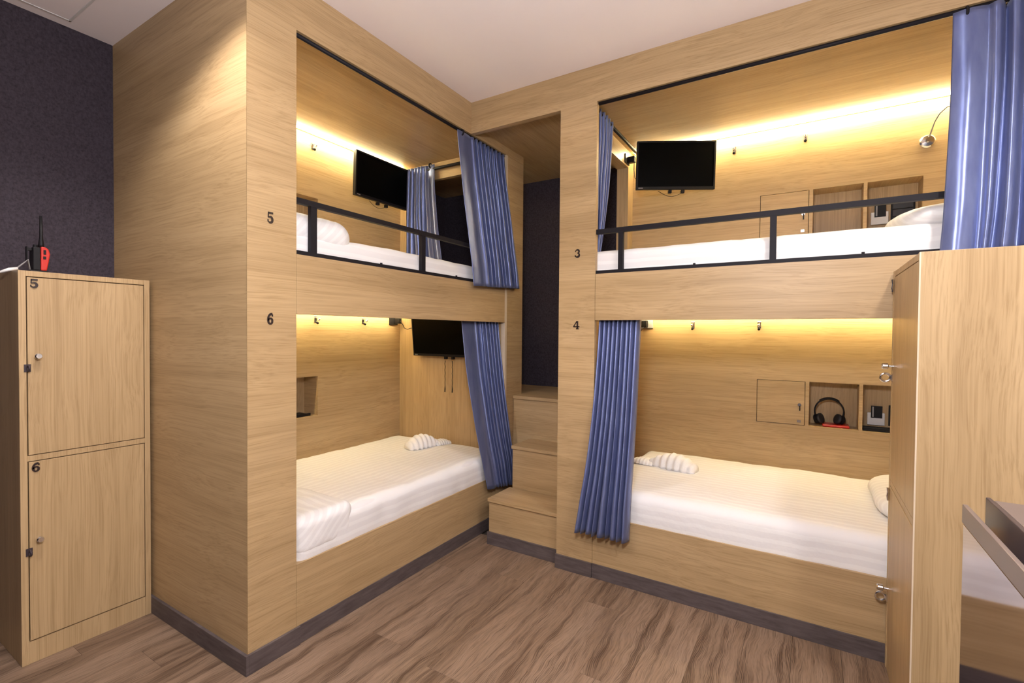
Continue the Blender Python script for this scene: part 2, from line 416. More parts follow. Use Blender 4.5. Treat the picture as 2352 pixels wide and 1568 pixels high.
for i, (lx, ly, lw, la) in enumerate(LAMPS):
    place = ['above the left locker side', 'above the steel cabinet'][i]
    d = thing('downlight', 'round white recessed downlight ' + place, 'light', (lx, ly, H-0.02), group='ceiling downlights')
    bm = bmesh.new(); torus(bm, (lx, ly, H-0.004), 0.075, 0.010, 'z', 28, 8); obj('trim_ring', bm, WHITEP, d, smooth=True)
    bm = bmesh.new(); lathe(bm, [(0.066, H-0.004), (0.066, H-0.0015)], (lx, ly, 0), 'z', 28); obj('lens', bm, LENS, d)
    ld = bpy.data.lights.new('lamp_light', 'SPOT'); ld.energy = lw; ld.color = LAMP_COL
    ld.spot_size = math.radians(la); ld.spot_blend = SPOT_BLEND; ld.shadow_soft_size = 0.065
    lo = bpy.data.objects.new('lamp_light', ld); C.objects.link(lo); lo.parent = d; lo.location = (0, 0, 0.0)

gx, gy, gz = FILL_GLOBE['loc']
pg = thing('added_globe', 'added opal globe fill light, out of view above the camera', 'lamp', (gx, gy, gz))
bm = bmesh.new(); bmesh.ops.create_uvsphere(bm, u_segments=32, v_segments=16, radius=FILL_GLOBE['r'], matrix=Matrix.Translation((gx, gy, gz))); obj('globe', bm, emit_mat('fill_globe_glow', FILL_GLOBE['col'], FILL_GLOBE['strength']), pg, smooth=True)  # glowing sphere added as fill light, out of view
obj('cord', T([(gx, gy, gz+FILL_GLOBE['r']), (gx, gy, H-0.02)], 0.004, 8), WHITEP, pg, smooth=True)
bm = bmesh.new(); lathe(bm, [(0.05, H-0.025), (0.05, H-0.0005)], (gx, gy, 0), 'z', 24); obj('ceiling_rose', bm, WHITEP, pg)  # cord and rose belong to the added globe

# ------------------------------------------------------------------ helper: wall panel with openings, niche liner
def panel_boxes(plane, p0, p1, a0, a1, z0, z1, holes):
    """board in the plane x or y between p0 and p1, spanning a0..a1, z0..z1, with rectangular holes (a,b,c,d), all at one height"""
    out = []
    def bx(a, b, c, d):
        if b-a < 1e-4 or d-c < 1e-4: return
        out.append((p0, p1, a, b, c, d) if plane == 'x' else (a, b, p0, p1, c, d))
    if not holes: bx(a0, a1, z0, z1); return out
    hz0, hz1 = holes[0][2], holes[0][3]
    bx(a0, a1, z0, hz0); bx(a0, a1, hz1, z1); cur = a0
    for h in sorted(holes): bx(cur, h[0], hz0, hz1); cur = h[1]
    bx(cur, a1, hz0, hz1); return out
def niche(parent, plane, front, back, a, b, c, d):
    t = 0.012
    def bx(f0, f1, a0, a1, z0, z1): return (f0, f1, a0, a1, z0, z1) if plane == 'x' else (a0, a1, f0, f1, z0, z1)
    s = 1 if back > front else -1
    obj('niche_back', B(bx(back, back+s*t, a-t, b+t, c-t, d+t)), OZ, parent)
    obj('niche_lining', B(bx(front+s*0.019, back, a-t, a, c-t, d+t), bx(front+s*0.019, back, b, b+t, c-t, d+t), bx(front+s*0.019, back, a, b, c-t, c), bx(front+s*0.019, back, a, b, d, d+t)), OY if plane == 'y' else OX, parent)
def coat_hook(p, n, label, group):
    """chrome hook on a wall point p, n the wall normal"""
    p = Vector(p); n = Vector(n); t = Vector((0,0,1)).cross(n)
    h = thing('coat_hook', label, 'hook', p, 0, group)
    bm = bmesh.new(); q = p + n*0.002
    for dz in (0,):
        a = p + t*0.011 + Vector((0,0,-0.024)); b = p - t*0.011 + n*0.005 + Vector((0,0,0.022))
        box(bm, a.x, b.x, a.y, b.y, a.z, b.z)
    obj('plate', bm, CHROME, h, bevel=0.002)
    pts = [p + n*(0.004 + 0.036*math.sin(s)) + Vector((0,0,0.010 - 0.022*(1-math.cos(s)))) for s in [PI*i/8*0.5 for i in range(9)]]
    pts += [p + n*0.043 + Vector((0,0,-0.010)), p + n*0.047 + Vector((0,0,0.004))]
    obj('prong', T(pts, [0.005]*(len(pts)-1) + [0.0065], 8), CHROME, h, smooth=True)
    obj('knob', T([p + n*0.003 + Vector((0,0,-0.016)), p + n*0.030 + Vector((0,0,-0.030))], [0.005, 0.008], 10), BLACKP, h, smooth=True)

# ------------------------------------------------------------------ cabin with berths 5 and 6 (left)
cl = thing('bunk_cabin', 'light oak double bunk cabin numbered 5 and 6 beside the tall locker', 'bunk bed', (-0.6, -0.5, 0))
g = 0.0015
def extrude(poly, z0, z1):
    bm = bmesh.new(); a = [bm.verts.new((x, y, z0)) for x, y in poly]; b = [bm.verts.new((x, y, z1)) for x, y in poly]; n = len(poly)
    bm.faces.new(a[::-1]); bm.faces.new(b)
    for i in range(n): bm.faces.new((a[i], a[(i+1) % n], b[(i+1) % n], b[i]))
    return bm
obj('end_panel', extrude([(XW, YL), (-0.0005, YL), (-0.0305, YL+0.03), (XW, YL+0.03)], ZS-0.02, H), OX, cl)
obj('column', extrude([(0, YL+0.0005), (0, YC), (-0.03, YC), (-0.03, YL+0.0305)], ZS-0.02, H), OY, cl)
obj('column_return', B((-0.22, -0.0302, YC-0.03, YC, 0.06, ZR)), OX, cl)
obj('header', B((-0.035, -0.0, YC, 0.66, ZR, H)), OY, cl)
obj('upper_fascia', B((-0.03, -0.0, YC+g, YE-0.005, ZB, ZT)), OY, cl, bevel=0.001)
obj('lower_fascia', B((-0.03, -0.0, YC+g, YE+0.02, ZS-0.02, ZP)), OY, cl, bevel=0.001)
obj('side_post', B((-0.03, 0.0, YE+0.022, 0.66, 0.0, ZR-0.001)), OY, cl)
obj('edge_strip', B((-0.03, 0.002, YE-0.004, YE+0.0205, ZP+0.001, ZR-0.001)), EDGE, cl)
# skirting: the piece under the column stands a little proud
obj('skirting', B((XW, 0.012, YL-0.012, YL, 0, ZS), (0.0, 0.012, YL, YC+0.012, 0, ZS)), SKIRT, cl, bevel=0.001)
obj('skirting', B((-0.012, 0.004, YC+0.0125, YE+0.02, 0, ZS)), SKIRT, cl, bevel=0.001)
# carcass
nL = (-0.615, -0.36)
obj('upper_back_panel', B(*panel_boxes('x', XB, XB-0.018, YL+0.03, YE+0.035, 1.60, 2.76, [(nL[0], nL[1], 1.972, 2.249)])), OY, cl)
obj('lower_back_panel', B(*panel_boxes('x', XB, XB-0.018, YL+0.03, YE+0.035, 0.0, 1.5999, [(nL[0], nL[1], 0.765, 1.035)])), OY, cl)
niche(cl, 'x', XB, XB-0.15, nL[0], nL[1], 1.972, 2.249); niche(cl, 'x', XB, XB-0.15, nL[0], nL[1], 0.765, 1.035)
obj('upper_ceiling', B((XB+0.001, -0.036, YL+0.031, YE+0.04, ZCU, ZCU+0.018)), OY, cl)
obj('upper_roof', B((XW+0.01, -0.036, YL+0.031, YE+0.04, 2.765, 2.79)), OY, cl)
obj('platform', B((XB+0.001, -0.031, YL+0.031, YE+0.04, 1.56, 1.62)), OY, cl)
obj('lower_ceiling', B((XB+0.08, -0.031, YL+0.031, YE-0.001, ZCL, ZCL+0.004)), OY, cl)
obj('bed_base', B((XB+0.001, -0.031, YL+0.031, YE-0.001, 0.0, 0.30)), OY, cl)
obj('lower_end_panel', B((XB+0.001, -0.031, YE, YE+0.035, 0.3, 1.559)), OZ, cl)
obj('end_jamb', B((XB+0.001, -0.93, YE, YE+0.035, 1.621, ZCU-0.001)), OZ, cl)
obj('end_header', B((-0.929, -0.031, YE, YE+0.035, 2.534, ZCU-0.001)), OX, cl)
obj('led_strip', B((XB+0.045, XB+0.060, YL+0.06, YE-0.03, ZCU-0.010, ZCU-0.0005)), LEDU, cl)
obj('led_strip', B((XB+0.068, XB+0.080, YL+0.06, YE-0.03, ZCL+0.0045, ZCL+0.0125)), LEDL, cl)
obj('number', numeral('5', (0.0, -1.357, 1.775), (0,1,0), (1,0,0), 0.034, 0.046), NUMB, cl, label='dark brown numeral 5')
obj('number', numeral('6', (0.0, -1.358, 1.370), (0,1,0), (1,0,0), 0.034, 0.046), NUMB, cl, label='dark brown numeral 6')
# curtain rods
obj('curtain_rod', T([(-0.018, YC+0.004, 2.596), (-0.018, YE-0.005, 2.596)], 0.009, 10), BLACKM, cl, smooth=True)
obj('curtain_rod', T([(-0.93, YE-0.03, 2.607), (-0.04, YE-0.03, 2.607)], 0.011, 10), BLACKM, cl, smooth=True)
# guard rail
gr = obj('guard_rail', B((-0.028, -0.004, YC+0.002, YE-0.006, 1.888, 1.911)), BLACKM, cl, label='black steel guard rail')
obj('rail_foot', B((-0.028, -0.004, YC+0.002, YE-0.006, ZT+0.0005, ZT+0.018)), BLACKM, gr)
for py in (-1.150, -0.444, 0.262): obj('rail_post', B((-0.027, -0.005, py, py+0.03, ZT+0.018, 1.888)), BLACKM, gr)
for py in (-0.735, -0.12):
    bm = bmesh.new(); lathe(bm, [(0.006, ZT+0.018), (0.006, ZT+0.026)], (-0.016, py, 0), 'z', 8); obj('bolt', bm, BLACKM, gr)

# ------------------------------------------------------------------ cabin with berths 3 and 4 (right)
cr = thing('bunk_cabin', 'light oak double bunk cabin numbered 3 and 4 behind the right locker', 'bunk bed', (1.8, 0.6, 0))
obj('column', B((XS, XC, 0.0, 0.03, ZS-0.02, ZR)), OX, cr)
obj('header', B((0.0005, XE+0.2, 0.0, 0.035, ZR, H)), OX, cr)
obj('upper_fascia', B((XC+g, XE, 0.0, 0.03, ZB, ZT)), OX, cr, bevel=0.001)
obj('lower_fascia', B((XC+g, XE, 0.0, 0.03, ZS-0.02, ZP)), OX, cr, bevel=0.001)
obj('end_column', B((XE+g, XE+0.2, 0.0, 0.03, ZS-0.02, ZR)), OX, cr)
obj('skirting', B((XS-0.004, XC+0.001, -0.012, 0.0, 0, ZS)), SKIRT, cr, bevel=0.001)
obj('skirting', B((XC+0.0015, XE+0.2, -0.006, 0.006, 0, ZS)), SKIRT, cr, bevel=0.001)
nR = [(1.562, 1.834), (1.855, 2.109), (2.127, 2.381)]
obj('upper_back_panel', B(*panel_boxes('y', YB, YB+0.018, XS, XE, 1.60, 2.76, [(a, b, 1.972, 2.249) for a, b in nR])), OX, cr)
obj('lower_back_panel', B(*panel_boxes('y', YB, YB+0.018, XS, XE, 0.0, 1.5999, [(a, b, 0.777, 1.054) for a, b in nR])), OX, cr)
for z0 in (1.972, 0.777):
    for a, b in nR[1:]: niche(cr, 'y', YB, YB+0.15, a, b, z0, z0+0.277)
    a, b = nR[0]
    dr = obj('safe_door', B((a+0.003, b-0.003, YB-0.001, YB+0.017, z0+0.003, z0+0.274)), OX, cr, bevel=0.001)
    bm = bmesh.new(); lathe(bm, [(0.010, YB-0.010), (0.010, YB-0.001)], (b-0.030, 0, z0+0.130), 'y', 14); obj('lock', bm, CHROME, dr, smooth=False)
    obj('key', B((b-0.031, b-0.025, YB-0.024, YB-0.010, z0+0.094, z0+0.128)), BLACKP, dr, bevel=0.001)
    obj('hinge_plate', B((b-0.042, b-0.022, YB-0.004, YB-0.001, z0+0.018, z0+0.034)), CHROME, dr)
obj('partition_lower', B((XS+0.001, XP, 0.031, YB, 0.0, 1.62)), OY, cr)
obj('partition_front_jamb', B((XS+0.001, XP, 0.031, 0.22, 1.621, ZCU+0.09)), OZ, cr)
obj('partition_back_jamb', B((XS+0.001, XP, 0.94, YB-0.001, 1.621, ZCU+0.09)), OZ, cr)
obj('partition_header', B((XS+0.001, XP, 0.2205, 0.9395, 2.545, ZCU+0.09)), OY, cr)
obj('end_partition', B((XE, XE+0.03, 0.031, YB, 0.0, ZCU+0.09)), OY, cr)
obj('upper_ceiling', B((XP, XE, 0.036, YB-0.001, ZCU, ZCU+0.018)), OX, cr)
obj('upper_roof', B((XS, XE, 0.036, YW-0.01, 2.765, 2.79)), OX, cr)
obj('platform', B((XP, XE, 0.031, YB-0.001, 1.56, 1.62)), OX, cr)
obj('lower_ceiling', B((XP, XE, 0.031, YB-0.08, ZCL, ZCL+0.004)), OX, cr)
obj('bed_base', B((XP, XE, 0.031, YB-0.001, 0.0, 0.30)), OX, cr)
obj('led_strip', B((XP+0.03, XE-0.03, YB-0.060, YB-0.045, ZCU-0.010, ZCU-0.0005)), LEDU, cr)
obj('led_strip', B((XP+0.03, XE-0.03, YB-0.080, YB-0.068, ZCL+0.0045, ZCL+0.0125)), LEDL, cr)
obj('number', numeral('3', (0.722, 0.0, 1.767), (1,0,0), (0,-1,0), 0.042, 0.046), NUMB, cr, label='dark brown numeral 3')
obj('number', numeral('4', (0.721, 0.0, 1.368), (1,0,0), (0,-1,0), 0.040, 0.046), NUMB, cr, label='dark brown numeral 4')
obj('curtain_rod', T([(XC+0.004, 0.018, 2.596), (XE-0.004, 0.018, 2.596)], 0.009, 10), BLACKM, cr, smooth=True)
obj('curtain_rod', T([(0.79, 0.04, 2.622), (0.79, YB-0.005, 2.622)], 0.011, 10), BLACKM, cr, smooth=True)
gr = obj('guard_rail', B((XC+0.002, XE-0.002, 0.004, 0.028, 1.886, 1.911)), BLACKM, cr, label='black steel guard rail')
obj('rail_foot', B((XC+0.002, XE-0.002, 0.004, 0.028, ZT+0.0005, ZT+0.018)), BLACKM, gr)
for px in (0.974, 1.688, 2.402): obj('rail_post', B((px, px+0.026, 0.005, 0.027, ZT+0.018, 1.886)), BLACKM, gr)
for px in (1.36, 2.035):
    bm = bmesh.new(); lathe(bm, [(0.006, ZT+0.018), (0.006, ZT+0.026)], (px, 0.016, 0), 'z', 8); obj('bolt', bm, BLACKM, gr)

# ------------------------------------------------------------------ stairs and landing between the cabins
st = thing('staircase', 'three step oak staircase between the two cabins with a dark landing', 'stairs', (0.4, 0.2, 0))
SX0, SX1 = 0.13, XS-0.001
obj('riser', B((SX0, SX1, 0.045, 0.065, ZS-0.01, 0.27)), OX, st)
obj('tread', B((SX0-0.006, SX1, 0.035, 0.30, 0.2702, 0.292)), OX, st, bevel=0.001)
obj('riser', B((SX0+0.02, SX1, 0.295, 0.315, 0.2925, 0.560)), OX, st)
obj('tread', B((SX0+0.014, SX1, 0.285, 0.56, 0.5602, 0.582)), OX, st, bevel=0.001)
obj('riser', B((0.004, SX1, 0.54, 0.56, 0.5825, 0.862), (0.004, SX0+0.0135, 0.54, 0.56, 0.0, 0.5825)), OX, st)
obj('side_panel', B((SX0, SX0+0.018, 0.066, 0.294, 0.0, 0.27), (SX0+0.02, SX0+0.038, 0.316, 0.539, 0.0, 0.56)), OY, st)
obj('landing', B((0.004, SX1, 0.53, YW-0.001, 0.8622, 0.885), (XW+0.001, 0.0039, 0.661, YW-0.001, 0.8622, 0.885)), OX, st)
obj('skirting', B((SX0-0.008, XS-0.005, 0.033, 0.045, 0, ZS)), SKIRT, st, bevel=0.001)
obj('landing_ceiling', B((XW+0.001, XS, 0.47, YW-0.001, 2.66, 2.68), (0.001, XS, 0.036, 0.4699, 2.66, 2.68)), OY, st)

# ------------------------------------------------------------------ lockers
def locker(label, loc, rotz, wd, dp, ht, zsplit, nums=None, knobz=(1.236, 0.5), hasp=False):
    r = thing('locker', label, 'locker', loc, rotz, 'two-door oak lockers')
    t = 0.022; k = dict(local=True)
    obj('body', B((-dp, 0, 0, t, 0, ht), (-dp, 0, wd-t, wd, 0, ht), (-dp, -0.002, t, wd-t, ht-t, ht), (-dp, -dp+0.012, t, wd-t, 0.05, ht-t)), OZ, r, bevel=0.0012, **k)
    obj('divider', B((-dp+0.012, -0.002, t, wd-t, zsplit, zsplit+t)), OZ, r, **k)
    obj('plinth', B((-dp+0.012, -0.003, t+0.0005, wd-t-0.0005, 0.0, 0.088)), OZ, r, **k)
    obj('bottom_shelf', B((-dp+0.012, -0.022, t, wd-t, 0.089, 0.105)), OZ, r, **k)
    if hasp: obj('edge_band', B((-0.003, 0.0010, wd-0.0030, wd+0.0008, 0.001, ht-0.001)), EDGE, r, **k)
    for i, (z0, z1) in enumerate(((zsplit+t, ht-t), (0.09, zsplit))):
        d = obj('door', B((-0.020, -0.001, t+0.0035, wd-t-0.003, z0+0.003, z1-0.0035)), OZ, r, bevel=0.001, **k)
        kz = knobz[i]
        bm = bmesh.new(); lathe(bm, [(0.005, -0.001), (0.005, 0.014), (0.012, 0.018), (0.012, 0.034 if hasp else 0.026), (0.009, 0.038 if hasp else 0.030)], (0, t+0.030, kz), 'x', 18)
        obj('knob', bm, CHROME, d, smooth=False, **k)
        bm = bmesh.new()
        box(bm, -0.001, 0.003, t-0.008, t+0.012, kz-0.062, kz-0.032); torus(bm, (0.021 if hasp else 0.017, t+0.002, kz-0.047), 0.016 if hasp else 0.011, 0.005 if hasp else 0.0035, 'y', 16, 8)
        obj('hasp', bm, CHROME if hasp else DARKST, d, **k)
        if hasp:
            bm = bmesh.new(); tube(bm, [(0.004, t+0.004, z1-0.062), (0.006, t+0.004, z1-0.045), (0.004, t+0.004, z1-0.03), (0.006, t+0.004, z1-0.012)], 0.005, 8)
            obj('hinge', bm, CHROME, d, **k)
        if nums:
            obj('number', numeral(nums[i], (-0.001, t+0.008, z1-0.045), (0,1,0), (1,0,0), 0.032, 0.036, 0.004), NUMB, d, label='dark brown numeral ' + nums[i], **k)
    return r
# sub-parts of a local part need their parent's local place taken off: done in obj()
locker('two-door oak locker numbered 5 and 6 against the dark wall', (-0.79, -1.889, 0), 0, 0.442, 0.425, 1.575, 0.816, nums='56')
locker('two-door oak locker at the right edge, its plain side towards the camera', (2.134, -0.0135, 0), PI, 0.545, 0.43, 1.605, 0.745, knobz=(1.225, 0.335), hasp=True)

# ------------------------------------------------------------------ polished steel cabinet at the right edge
sc = thing('steel_cabinet', 'mirror-polished steel cabinet with grey rails, cut off by the right edge', 'cabinet', (2.3, -1.4, 0))
sx, sy0, sy1, szt = 2.156, -1.85, -1.0, 0.930
obj('body', B((sx, sx+0.42, sy0, sy1, 0.02, szt-0.012)), STEEL, sc, bevel=0.003)
obj('foot_plinth', B((sx+0.02, sx+0.40, sy0+0.02, sy1-0.02, 0.0, 0.0195)), DARKST, sc)
obj('rail', B((sx-0.002, sx+0.008, sy0, sy1+0.001, szt-0.0118, szt+0.031)), STEELM, sc, bevel=0.002)
obj('rail', B((sx+0.037, sx+0.046, sy0, sy1+0.001, szt-0.0118, szt+0.054)), DARKST, sc, bevel=0.002)
obj('top_panel', B((sx+0.0462, sx+0.42, sy0, sy1-0.02, szt+0.03, szt+0.054)), STEELM, sc, bevel=0.002)

# ------------------------------------------------------------------ mattresses and pillows
def mattress(label, x0, x1, y0, y1, z0, z1, mat, seed, along):
    n = (10, 46, 4) if along == 'y' else (46, 10, 4)
    bm = rbox(x0, x1, y0, y1, z0, z1, 0.055, n, 4)
    sc_ = (5, 2.2, 4) if along == 'y' else (2.2, 5, 4)
    wrinkle(bm, 0.007, sc_, seed); wrinkle(bm, 0.004, (11, 11, 3), seed+5)
    o = obj('mattress', bm, mat, smooth=True); tag(o, label, 'mattress', 'sheet-covered berth mattresses'); return o
mattress('white mattress on upper berth 5 beside the left column, behind a black rail', XB+0.006, -0.034, YL+0.05, YE-0.02, 1.621, 1.785, SHY, 1, 'y')
mattress('white mattress on lower berth 6 with banded side, next to the stairs', XB+0.006, -0.008, YC+0.006, YE-0.012, 0.301, 0.505, SHY, 2, 'y')
mattress('white mattress on upper berth 3 above the headphones, behind a black rail', XP+0.02, XE-0.02, 0.034, YB-0.008, 1.621, 1.805, SHX, 3, 'x')
mattress('white mattress on lower berth 4, striped lengthwise, behind the gathered curtain', XC+0.006, XE-0.02, 0.008, YB-0.008, 0.301, 0.505, SHX, 4, 'x')
def pillow(label, x0, x1, y0, y1, z0, z1, mat, seed):
    bm = bmesh.new(); bmesh.ops.create_uvsphere(bm, u_segments=40, v_segments=20, radius=1)
    cx, cy, cz = (x0+x1)/2, (y0+y1)/2, (z0+z1)/2; a, b, c = (x1-x0)/2, (y1-y0)/2, (z1-z0)/2
    for v in bm.verts:
        x, y, z = v.co; sx_ = math.copysign(abs(x)**0.55, x); sy_ = math.copysign(abs(y)**0.55, y); sz_ = math.copysign(abs(z)**0.8, z)
        v.co = Vector((cx+a*sx_, cy+b*sy_, cz+c*sz_))
    wrinkle(bm, 0.006, (7, 7, 7), seed)
    o = obj('pillow', bm, mat, smooth=True); tag(o, label, 'pillow', 'white berth pillows')
def soft_block(name, label, cat, x0, x1, y0, y1, z0, z1, r, mat, seed, n=(16, 14, 3), amp=0.006):
    bm = rbox(x0, x1, y0, y1, z0, z1, r, n, 5); wrinkle(bm, amp, (5, 6, 5), seed); wrinkle(bm, amp*0.5, (14, 14, 6), seed+3)
    return tag(obj(name, bm, mat, smooth=True), label, cat)
soft_block('pillow', 'plump white pillow under the sheet at the near end of upper berth 5', 'pillow', -0.95, -0.036, YL+0.06, -0.875, 1.700, 1.872, 0.083, SHX, 11)['group'] = 'white berth pillows'
soft_block('blanket', 'white folded blanket over the near end of lower berth 6', 'blanket', -0.985, -0.003, YC+0.008, -0.905, 0.352, 0.535, 0.05, SHX, 12, (20, 14, 4), 0.007)
pillow('white pillow on upper berth 3 beside the open curtain', 2.14, 2.70, 0.036, 0.93, 1.775, 1.905, SHX, 13)
pillow('white pillow on lower berth 4 half hidden by the right locker', 2.13, 2.70, 0.16, 0.93, 0.49, 0.60, SHX, 14)

# ------------------------------------------------------------------ folded towels
def towel(label, base, ang, sgn, L=0.30):
    t = thing('folded_towel', label, 'towel', base, ang, 'folded white towels')
    def shape(prof, ridges, ztop):
        bm = bmesh.new(); seg = 22; n = 40; rings = []
        for i in range(n+1):
            s = i/n; xx, wdt, hgt = prof(s); ring = []
            for k in range(seg):
                th = 2*PI*k/seg; rr = 1 + ridges*math.sin(2*PI*6.5*s + 1.3*math.cos(th))
                zz = max(-0.25, math.sin(th))*hgt*rr
                ring.append(bm.verts.new((xx*sgn, math.cos(th)*wdt*rr + 0.02*math.sin(3*s), zz + hgt*0.25 + 0.001)))
            rings.append(ring)
        for r0, r1 in zip(rings, rings[1:]):
            for k in range(seg): bm.faces.new((r0[k], r0[(k+1) % seg], r1[(k+1) % seg], r1[k]))
        bm.faces.new(rings[0][::-1]); bm.faces.new(rings[-1]); return bm
    # fluted shell-like body, wide mouth narrowing to a neck, then a small fan tail
    body = lambda s: (-0.5*L + 0.82*L*s, 0.012+0.075*math.sin(PI*min(1, 0.12+0.88*s))**0.7*(1-0.45*s), 0.010+0.062*math.sin(PI*min(1, 0.10+0.84*s))**0.8)
    tail = lambda s: (0.24*L + 0.42*L*s, 0.018+0.030*math.sin(PI*(0.15+0.8*s)), 0.012+0.018*math.sin(PI*(0.1+0.85*s)))
    obj('towel_body', shape(body, 0.085, 0), TOWEL, t, smooth=True, local=True)
    obj('towel_tail', shape(tail, 0.06, 0), TOWEL, t, smooth=True, local=True)
towel('white shell-folded towel below the dangling cords on berth 6', (-0.53, 0.19, 0.503), math.radians(68), 1)
towel('white shell-folded towel half behind the blue curtain of berth 4', (1.10, 0.60, 0.503), math.radians(-6), -1, 0.36)

# ------------------------------------------------------------------ curtains
def curtain(label, axis, top, bot, off_t, off_b, pleats, amp, flat=0.0, seed=0, curve=1.6, flat_side=0, side=1, eyelet=True, nv=40):
    """hanging pleated cloth: axis it runs along, (a0, a1, z) at top and bottom, distance of its plane at top and bottom"""
    rnd = random.Random(seed); nu = pleats*12; bm = bmesh.new()
    ph = [rnd.uniform(-0.5, 0.5) for _ in range(pleats+2)]; am = [rnd.uniform(0.65, 1.25) for _ in range(pleats+2)]
    jit = [rnd.uniform(-1, 1) for _ in range(pleats+2)]
    grid = []
    for j in range(nv+1):
        v = j/nv; e = v**curve; row = []
        for i in range(nu+1):
            u = i/nu; uu = u if not flat_side else 1-u
            q = max(0.0, (uu-flat)/(1-flat)); kk = q*pleats; i0 = int(min(kk, pleats-0.001)); fr = kk-i0
            sm = fr*fr*(3-2*fr); A = am[i0]*(1-sm)+am[i0+1]*sm; P = ph[i0]*(1-sm)+ph[i0+1]*sm
            J = jit[i0]*(1-sm)+jit[i0+1]*sm
            s = abs(math.sin(PI*kk + 0.5*P*(0.3+0.7*v))); fold = 2.0*s**0.62 - 1.15
            fade = min(1.0, q*pleats*1.2) if flat > 0 else 1.0
            d = amp*(0.75+0.45*v)*A*fold*fade
            if flat > 0 and uu < flat: d += amp*0.55*math.sin(PI*uu/flat)*(0.5+0.5*v)
            d += 0.006*noise.noise(Vector((u*3, v*3, seed)))
            a = (top[0]*(1-e)+bot[0]*e)*(1-u) + (top[1]*(1-e)+bot[1]*e)*u
            a += 0.25*abs(top[1]-top[0])/pleats*math.cos(2*PI*kk)*fade*0.5 + 0.012*J*v*v
            z = top[2]*(1-v) + (bot[2]*(1-u)+bot[3]*u)*v + (0.006*noise.noise(Vector((u*9, 0, seed))) if j == nv else 0)
            o_ = off_t*(1-min(1, v*1.18)) + off_b*min(1, v*1.18)
            row.append(bm.verts.new((o_+d*side, a, z) if axis == 'y' else (a, o_+d*side, z)))
        grid.append(row)
    for j in range(nv):
        for i in range(nu): bm.faces.new((grid[j][i], grid[j][i+1], grid[j+1][i+1], grid[j+1][i]))
    c = thing('curtain', label, 'curtain', (off_b, top[0], bot[2]) if axis == 'y' else (top[0], off_b, bot[2]), 0, 'blue satin berth curtains')
    obj('cloth', bm, SATIN, c, smooth=True, solid=0.0022)
    if eyelet:
        a = top[1] if flat_side else top[0]; s = -1 if flat_side else 1
        bm = bmesh.new(); p = (off_t, a+s*0.04, top[2]-0.008) if axis == 'y' else (a+s*0.04, off_t, top[2]-0.008)
        torus(bm, p, 0.017, 0.005, axis, 20, 8); obj('ring', bm, BLACKM, c, smooth=True)
curtain('blue satin curtain drawn aside at the front of upper berth 5', 'y', (-0.125, 0.405, 2.592), (0.005, 0.53, 1.640, 1.665), -0.012, 0.034, 9, 0.024, flat=0.24, seed=21, curve=1.3)
curtain('blue satin curtain at the far end opening of upper berth 5', 'x', (-0.915, -0.635, 2.640), (-0.90, -0.53, 1.800, 1.800), YE-0.035, YE-0.045, 6, 0.026, seed=22, side=-1, flat=0.22, flat_side=1)
curtain('blue satin curtain drawn aside at the front of lower berth 6', 'y', (-0.015, 0.415, 1.450), (0.150, 0.515, 0.300, 0.250), -0.058, 0.040, 8, 0.024, flat=0.30, seed=23, curve=2.2)
curtain('blue satin curtain bunched at the left end of upper berth 3', 'y', (0.05, 0.40, 2.640), (0.04, 0.18, 1.80, 1.80), 0.79, 0.79, 7, 0.024, seed=24, eyelet=False)
curtain('blue satin curtain drawn open at the right end of upper berth 3', 'x', (2.30, 2.93, 2.592), (2.262, 2.93, 1.640, 1.700), 0.012, -0.055, 10, 0.036, flat=0.15, seed=25, side=-1)
curtain('blue satin curtain gathered at the left of lower berth 4', 'x', (0.852, 1.080, 1.450), (0.758, 1.072, 0.262, 0.262), 0.062, -0.052, 9, 0.027, seed=26, side=-1, eyelet=False, curve=2.6)

# ------------------------------------------------------------------ televisions
def television(label, c, rotz, tilt, wd=0.522, ht=0.318, arm=0.10, cords=False):
    """screen faces local -y; c is the centre of the screen"""
    t = thing('television', label, 'television', c, rotz, 'wall-mounted berth televisions'); k = dict(local=True)
    def tl(bm): bmesh.ops.rotate(bm, verts=bm.verts, cent=(0,0,0), matrix=Matrix.Rotation(tilt, 3, 'X')); return bm
    a, b = wd/2, ht/2
    cas = obj('casing', tl(B((-a, a, 0.004, 0.026, -b, b), (-a*0.7, a*0.7, 0.026, 0.050, -b*0.75, b*0.6))), BLACKP, t, bevel=0.003, **k)
    obj('bezel', tl(B((-a, a, -0.004, 0.0038, b-0.010, b), (-a, a, -0.004, 0.0038, -b, -b+0.018), (-a, -a+0.010, -0.004, 0.0038, -b+0.018, b-0.010), (a-0.010, a, -0.004, 0.0038, -b+0.018, b-0.010))), BLACKP, t, **k)
    obj('screen', tl(B((-a+0.0101, a-0.0101, 0.0, 0.0038, -b+0.0181, b-0.0101))), SCREEN, t, **k)
    obj('badge', tl(B((-a+0.014, -a+0.044, -0.0050, -0.0041, -b+0.006, -b+0.011))), GREYP, t, **k)
    obj('wall_arm', B((-0.05, 0.05, 0.0505, 0.062, -0.10, 0.10), (-0.02, 0.02, 0.0621, arm, -0.02, 0.02)), BLACKM, t, **k)
    if not cords:
        obj('cable', T([(-0.11+0.03*i, 0.03, -b-0.004-0.038*math.sin(PI*i/6)) for i in range(7)], 0.0016, 6), BLACKP, t, smooth=True, **k)
    for q in (0.045, 0.115) if cords else (-0.03, 0.055):
        obj('bracket_end', tl(B((q-0.011, q+0.011, 0.010, 0.034, -b-0.022, -b-0.0005))), BLACKP, t, bevel=0.003, **k)
        if cords:
            obj('pull_cord', T([(q+0.003*math.sin(3.3*i+q*40), 0.03, -b-0.03-0.024*i) for i in range(11)], [0.0022]*9+[0.004, 0.004], 6), BLACKP, t, smooth=True, **k)
